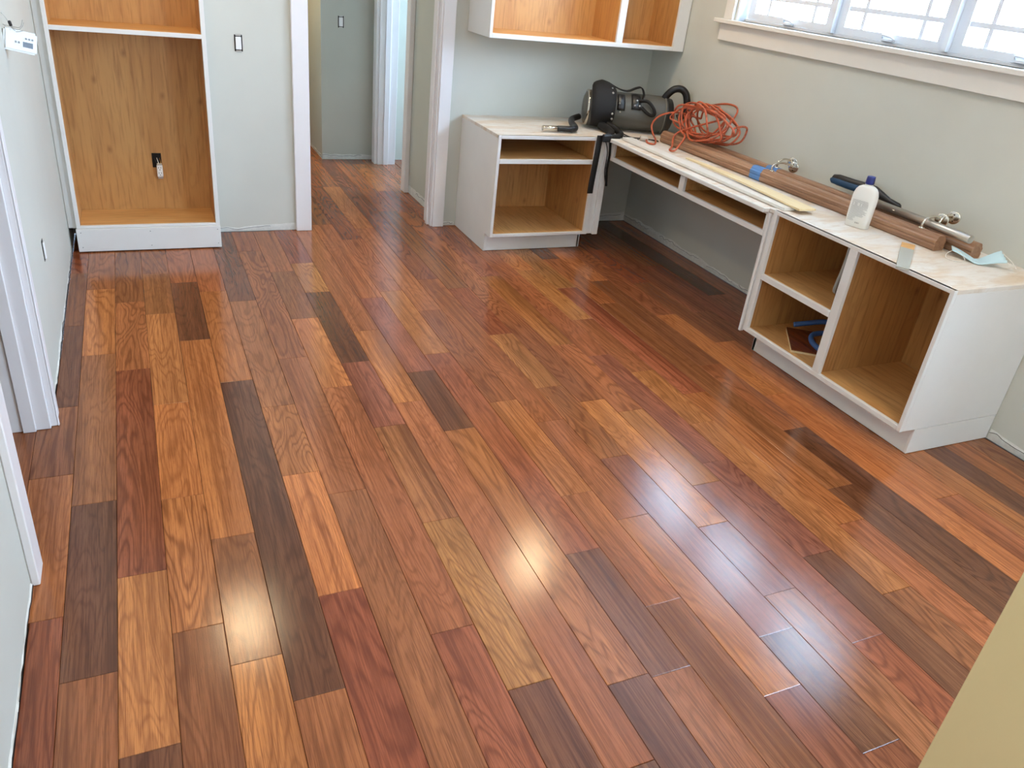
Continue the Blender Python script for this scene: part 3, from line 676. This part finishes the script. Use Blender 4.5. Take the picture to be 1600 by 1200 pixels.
# vacuum brush nozzle
t = thing('vacuum_nozzle', (3.14, 2.72, .77), 'black vacuum brush nozzle with blue bristles leaning on the wall', 'nozzle')
def capsule(nm, pts, m, par):
    bm = bmesh.new(); R = []
    for (x, y, z, rx, rz) in pts: R.append([bm.verts.new((x + rx * math.cos(2*math.pi*k/14), y, z + rz * math.sin(2*math.pi*k/14))) for k in range(14)])
    for A, B in zip(R, R[1:]):
        for k in range(14): bm.faces.new((A[k], A[(k+1) % 14], B[(k+1) % 14], B[k]))
    bm.faces.new(R[0]); bm.faces.new(R[-1]); bmesh.ops.recalc_face_normals(bm, faces=bm.faces[:])
    return link(nm, bm_me(nm, bm), m, par, smooth=True)
capsule('nozzle_body', [(3.15, 2.942, .812, .004, .008), (3.15, 2.932, .812, .012, .020), (3.15, 2.90, .812, .017, .027), (3.15, 2.80, .814, .018, .027), (3.15, 2.71, .818, .018, .028), (3.148, 2.66, .820, .017, .025), (3.145, 2.61, .812, .014, .019), (3.14, 2.56, .802, .013, .015), (3.135, 2.50, .797, .013, .014), (3.134, 2.49, .797, .009, .010)], M['black'], t)
capsule('bristle_strip', [(3.133, 2.935, .808, .003, .006), (3.131, 2.92, .806, .008, .014), (3.130, 2.82, .806, .009, .016), (3.130, 2.72, .809, .009, .016), (3.133, 2.70, .809, .003, .006)], M['bristle'], t)
# bottle
t = thing('bottle', (2.858, 2.458, T), 'white plastic bottle with navy cap standing in front of the handrails', 'bottle')
ax = Vector((.335, -.942, 0)).normalized(); ay = Vector((.942, .335, 0)).normalized(); BC = Vector((2.862, 2.460, T))
def bring(bm, z, hw, hd, n=28, e=3.2, cx=0):
    o = []
    for k in range(n):
        a = 2 * math.pi * k / n; c_, s_ = math.cos(a), math.sin(a)
        o.append(bm.verts.new(BC + ax * (cx + hw * math.copysign(abs(c_) ** (2/e), c_)) + ay * (hd * math.copysign(abs(s_) ** (2/e), s_)) + Vector((0, 0, z))))
    return o
bm = bmesh.new()
R = [bring(bm, *q) for q in ((0, .048, .024), (.003, .051, .027), (.06, .053, .028), (.125, .054, .028), (.146, .052, .027), (.162, .047, .025), (.174, .038, .023), (.181, .026, .020), (.184, .016, .015), (.190, .0155, .0145))]
for A, B in zip(R, R[1:]):
    for k in range(28): bm.faces.new((A[k], A[(k+1) % 28], B[(k+1) % 28], B[k]))
bm.faces.new(R[0]); bm.faces.new(R[-1]); bmesh.ops.recalc_face_normals(bm, faces=bm.faces[:])
bb = link('bottle_body', bm_me('bottle_body', bm), M['bottle'], t, smooth=True)
lathe('cap', BC + Vector((0, 0, .190)), BC + Vector((0, 0, .3)), [(0, .0185), (.002, .019), (.030, .0175), (.033, .016)], M['cap'], t, 24)
bm = bmesh.new(); rr = random.Random(5)
def pr(u0, u1, z0, z1):
    v = [bm.verts.new(BC + ax * u - ay * .0295 + Vector((0, 0, z))) for u, z in ((u0, z0), (u1, z0), (u1, z1), (u0, z1))]; bm.faces.new(v)
z = .118
for i in range(22):
    if i in (3, 4, 5): 
        for u in (-.036, -.002): pr(u, u + .005, z, z + .0016)
        pr(-.026, -.012, z, z + .0012); pr(.008, .036, z, z + .0012)
    else: pr(-.038, rr.uniform(.02, .038) if i < 17 else rr.uniform(-.015, .0), z, z + .0011)
    z -= .0042
for i in range(9): pr(.0 + i * .0022, .0 + i * .0022 + rr.choice((.0007, .0014)), .020, .026)
lab = link('label_print', bm_me('label_print', bm), M['print'], bb)
# scrap of primed board
t = thing('board_scrap', (2.75, 2.09, T), 'short grey-primed board scrap overhanging the desk edge', 'board')
P0, P1, P2, P3 = (2.893, 2.232), (2.918, 2.184), (2.612, 1.944), (2.583, 1.982)
def lerp2(a, b, k): return (a[0] + (b[0] - a[0]) * k, a[1] + (b[1] - a[1]) * k)
Q0, Q1 = lerp2(P0, P3, .22), lerp2(P1, P2, .22)
prism('painted_end', [Q0, Q1, P2, P3], T, T + .007, 'z', M['greyboard'], t)
prism('bare_end', [P0, P1, Q1, Q0], T, T + .007, 'z', M['ply_x'], t)
# face mask
t = thing('face_mask', (3.05, 1.97, T), 'pale blue disposable face mask folded on the desk end', 'face mask')
g = []
for i in range(13):
    k = i / 12
    if k < .45: q = k / .45; p = Vector((2.985, 2.062, .747)).lerp(Vector((3.005, 1.955, .726)), q); wv = Vector((.034, .034, .006))
    else: q = (k - .45) / .55; p = Vector((3.005, 1.955, .726)).lerp(Vector((3.085, 1.885, .752)), q); wv = Vector((.034, .034, .006)).lerp(Vector((.02, .058, .030)), q)
    row = []
    for j in range(9):
        s = j / 8; row.append(p + wv * s + Vector((0, 0, .004 * (1 if j % 2 else -.2))) + Vector((0, 0, .002 * math.sin(k * 9))))
    g.append(row)
sheet('mask_panel', g, M['mask'], t, .0015)
tube('ear_loop', [g[0][0], (2.955, 2.06, .735), (2.93, 2.035, .726), (2.945, 2.0, .725), (2.985, 1.995, .728), (3.0, 2.03, .745), g[0][5]], .0014, M['loop'], t, 6, 6)
tube('ear_loop', [g[12][8], (3.125, 1.93, .765), (3.14, 1.90, .745), (3.13, 1.87, .73), g[12][0]], .0014, M['loop'], t, 6, 6)

# orange extension cord heap
t = thing('extension_lead', (3.03, 3.86, .785), 'tangled orange extension cord heaped on the handrails beside the vacuum', 'cord')
rr = random.Random(21); pts = []
cx, cy, cz = 3.03, 3.86, .885
n_loops = 11
for i in range(n_loops):
    sy, sz = rr.uniform(.15, .29), rr.uniform(.065, .115); oy, oz = rr.uniform(-.07, .06), rr.uniform(-.012, .02); tilt = rr.uniform(-.35, .45); px_ = rr.uniform(-.075, .085)
    dirn = 1 if rr.random() > .25 else -1
    for k in range(9):
        a = dirn * 2 * math.pi * k / 9 + i * .7
        y, z = sy * math.cos(a), sz * math.sin(a)
        y, z = y * math.cos(tilt) - z * math.sin(tilt) * .8, z * math.cos(tilt) + y * math.sin(tilt) * .28
        zz = max(.797, cz + oz + z + rr.uniform(-.012, .012))
        pts.append((min(3.192, cx + px_ + .03 * math.cos(a + i) + rr.uniform(-.02, .02) + (zz - .88) * .25), cy + oy + y + rr.uniform(-.02, .02), zz))
tube('cord_jacket', pts, .0058, M['orange'], t, 7, 7)
tube('cord_tail', [pts[0], (2.98, 4.10, .90), (2.93, 4.20, .86), (2.91, 4.24, .80), (2.90, 4.20, .755), (2.86, 4.10, .735), (2.80, 4.02, .729), (2.775, 4.05, .728), (2.80, 4.11, .732), (2.815, 4.115, .735)], .0058, M['orange'], t, 7, 7)
tube('cord_tail', [pts[-1], (2.95, 4.0, .83), (2.92, 3.90, .800), (2.86, 3.86, .755), (2.82, 3.84, .731), (2.81, 3.87, .729), (2.85, 3.91, .74), (2.93, 3.98, .81), pts[20]], .0058, M['orange'], t, 7, 7)
lathe('connector', (2.815, 4.115, .738), (2.765, 4.135, .738), [(0, .008), (.006, .013), (.034, .014), (.05, .013)], mat('clear_plug', lin(200, 190, 176), .2, spec=.6), t, 14)

# backpack vacuum lying on the corner
A, B = Vector((2.578, 4.545, .8385)), Vector((3.105, 4.350, .8385)); dv = (B - A).normalized(); LEN = (B - A).length
vac = thing('backpack_vacuum', (2.82, 4.45, T), 'grey backpack vacuum with black harness lying on the corner cabinet', 'vacuum')
lathe('canister', A, B, [(0, .05), (.004, .075), (.012, .095), (.022, .105), (.05, .108), (LEN - .06, .110), (LEN - .055, .1105)], M['canister'], vac, 40)
lathe('end_rim', A + dv * .014, B, [(0, .100), (.003, .1085), (.012, .1095), (.014, .106)], M['chrome'], vac, 40)
lathe('end_cap', A + dv * (LEN - .055), B, [(0, .1105), (.008, .1135), (.02, .1135), (.024, .104), (.05, .098), (.058, .085), (.062, .04)], mat('dark_end_cap', lin(44, 44, 42), .35), vac, 40)
lathe('seam_ring', A + dv * (LEN - .058), B, [(0, .111), (.002, .1145), (.006, .1145), (.008, .111)], mat('grey_ring', lin(120, 118, 110), .35), vac, 40)
# harness pad draped round the front of the canister
u = Vector((0, 0, 1)); s = dv.cross(u).normalized()   # s points towards -Y / front when dv is +X
if s.y > 0: s = -s
def pad(nm, t0, t1, a0, a1, r0, r1, m, par, th=.02, na=10, taper=None):
    g = []
    for i in range(na + 1):
        k = i / na; a = math.radians(a0 + (a1 - a0) * k); row = []
        tt0, tt1 = (t0, t1) if taper is None else taper(k, t0, t1)
        for j in range(6):
            q = j / 5; rr_ = r0 + (r1 - r0) * k + .006 * math.sin(q * math.pi)
            row.append(A + dv * (tt0 + (tt1 - tt0) * q) + (s * math.cos(a) + u * math.sin(a)) * rr_)
        g.append(row)
    return sheet(nm, g, m, par, th)
hp = pad('harness_pad', .03, .182, 100, -56, .165, .116, M['fabric'], vac, .028, 14, lambda k, a, b: (a + .05 * max(0, .18 - k) / .18 + .045 * max(0, k - .6), b - .055 * max(0, .25 - k) / .25 - .03 * max(0, k - .7)))
for tt, a in ((.155, 62), (.158, 48), (.165, -2), (.168, -16)):
    p = A + dv * tt + (s * math.cos(math.radians(a)) + u * math.sin(math.radians(a))) * (.152 if a > 20 else .136)
    q = (s * math.cos(math.radians(a)) + u * math.sin(math.radians(a)))
    lathe('rivet', p, p + q, [(-.006, .007), (.001, .007), (.004, .004)], M['steel'], hp, 12)
b1 = pad('bracket_plate', .195, .245, 62, 8, .114, .114, M['black'], vac, .006, 6)
b2 = pad('bracket_plate', .285, .345, 70, 14, .115, .115, M['black'], vac, .006, 6)
for par, lst in ((b1, ((.208, 28), (.215, 4))), (b2, ((.318, 42), (.305, 26), (.335, 26)))):
    for tt, a in lst:
        q = (s * math.cos(math.radians(a)) + u * math.sin(math.radians(a))); p = A + dv * tt + q * .120
        lathe('rivet', p, p + q, [(-.003, .006), (.002, .006), (.004, .003)], M['steel'], par, 12)
def pol(tt, a, r): return A + dv * tt + (s * math.cos(math.radians(a)) + u * math.sin(math.radians(a))) * r
def band(nm, pts, wid, m, par, wdir=None, th=.003):
    sp = spline(pts, 6); g = []
    for i, p in enumerate(sp):
        d = (sp[min(i+1, len(sp)-1)] - sp[max(i-1, 0)]).normalized(); wd = Vector(wdir) if wdir else d.cross(Vector((0, -1, 0))).normalized()
        g.append([p - wd * wid / 2, p + wd * wid / 2])
    return sheet(nm, g, m, par, th)
band('shoulder_strap', [pol(.16, 105, .150), pol(.20, 96, .128), pol(.24, 92, .117), pol(.28, 95, .118), pol(.32, 88, .140), pol(.345, 78, .150), pol(.36, 66, .125), pol(.35, 50, .118)], .045, M['fabric'], vac, tuple(s), .006)
band('side_loop', [pol(.33, 40, .122), pol(.38, 38, .135), pol(.42, 20, .135), pol(.43, 6, .128), pol(.40, 4, .124), pol(.345, 22, .122)], .02, M['fabric'], vac, None, .004)
# waist belt, buckle and hanging straps
tube('waist_belt', [pol(.11, -40, .13), (2.66, 4.33, .742), (2.64, 4.26, .740), (2.60, 4.215, .736), (2.56, 4.20, .728)], lambda k: .026 - .012 * k, M['fabric'], vac, 10, 5)
tube('waist_belt', [pol(.15, -35, .13), (2.70, 4.34, .750), (2.70, 4.25, .738), (2.66, 4.20, .734), (2.60, 4.195, .728)], lambda k: .022 - .008 * k, M['fabric'], vac, 10, 5)
box('buckle', 2.535, 2.60, 4.172, 4.200, .700, .745, M['black'], vac, .008)
box('buckle', 2.60, 2.665, 4.18, 4.212, .690, .728, M['black'], vac, .008)
band('hanging_strap', [(2.53, 4.20, .735), (2.523, 4.192, .66), (2.517, 4.190, .55), (2.512, 4.190, .45), (2.511, 4.190, .385)], .037, M['fabric'], vac, (1, 0, 0), .006)
band('hanging_strap', [(2.60, 4.19, .70), (2.606, 4.185, .62), (2.604, 4.188, .54), (2.612, 4.188, .47), (2.618, 4.188, .43)], .016, M['fabric'], vac, (1, 0, 0), .003)
tube('thin_strap', [(2.56, 4.19, .715), (2.585, 4.183, .64), (2.588, 4.184, .52), (2.612, 4.186, .44)], .003, M['fabric'], vac, 6, 6)
# hose with the steel wand end
hz = T + .021
tube('suction_hose', [(2.385, 4.320, hz), (2.42, 4.33, hz + .002), (2.44, 4.37, hz + .006), (2.455, 4.44, hz + .014), (2.49, 4.51, hz + .024), (2.56, 4.55, hz + .034)], .019, M['black'], vac, 14, 6)
lathe('hose_cuff', (2.30, 4.327, hz), (2.40, 4.318, hz), [(0, .0165), (.002, .0175), (.075, .0178), (.095, .0205)], M['black'], vac, 20)
lathe('wand_end', (2.203, 4.335, hz), (2.31, 4.326, hz), [(.003, .0125), (0, .0148), (0, .016), (.11, .016)], M['chrome'], vac, 20)
lathe('wand_bore', (2.203, 4.335, hz), (2.31, 4.326, hz), [(.0032, .0124), (.0036, .0124)], M['dark'], vac, 20)
tube('top_hose', [(3.04, 4.365, .915), (3.055, 4.34, .965), (3.085, 4.32, 1.000), (3.125, 4.30, 1.004), (3.155, 4.285, .975), (3.168, 4.275, .915), (3.165, 4.28, .86), (3.13, 4.30, .83)], .022, M['black'], vac, 14, 6)
tube('power_cord', [(2.66, 4.22, .742), (2.70, 4.15, .734), (2.73, 4.10, .732), (2.745, 4.12, .734), (2.77, 4.135, .737)], .004, M['black'], vac, 8, 6)
tube('power_cord', [(2.70, 4.28, .745), (2.74, 4.20, .729), (2.80, 4.17, .728), (2.86, 4.13, .728), (2.88, 4.10, .728), (2.83, 4.105, .735)], .004, M['black'], vac, 8, 6)

# ------------------------------------------------------------------ inside the right cabinet
t = link('flooring_offcut', None, None) if False else None
a = Vector((.594, .805, 0)).normalized(); b = Vector((a.y, -a.x, 0)); p0 = Vector((2.652, 2.418, 0))
poly = [p0, p0 + b * .127, p0 + b * .127 + a * .27, p0 + a * .27]
oc = thing('flooring_offcut', (2.76, 2.52, .14), 'short offcut of red-brown flooring lying in the lower cubby', 'plank')
pl = prism('wear_layer', [(p.x, p.y) for p in poly], .150, .156, 'z', M['floor'], oc, .0008); pl.color = lin(134, 72, 44)
prism('plywood_core', [(p.x, p.y) for p in poly], .1405, .150, 'z', M['pine'], oc)
tag(tube('blue_hose', [(2.79, 2.575, .198), (2.84, 2.545, .214), (2.90, 2.50, .236), (2.96, 2.43, .245), (2.98, 2.34, .225), (2.95, 2.275, .19), (2.88, 2.265, .172), (2.80, 2.285, .172), (2.76, 2.34, .174), (2.77, 2.42, .18), (2.82, 2.47, .19), (2.90, 2.45, .196), (2.96, 2.36, .19)], .0125, M['hose'], None, 12, 7), 'blue rubber hose coiled in the lower cubby', 'hose')
tag(tube('grey_cable', [(2.80, 2.402, .695), (2.80, 2.40, .62), (2.795, 2.398, .55), (2.79, 2.402, .48), (2.80, 2.41, .437), (2.86, 2.43, .428), (2.96, 2.47, .428)], .009, M['greycable'], None, 10, 6), 'grey cable hanging down inside the upper cubby', 'cable')
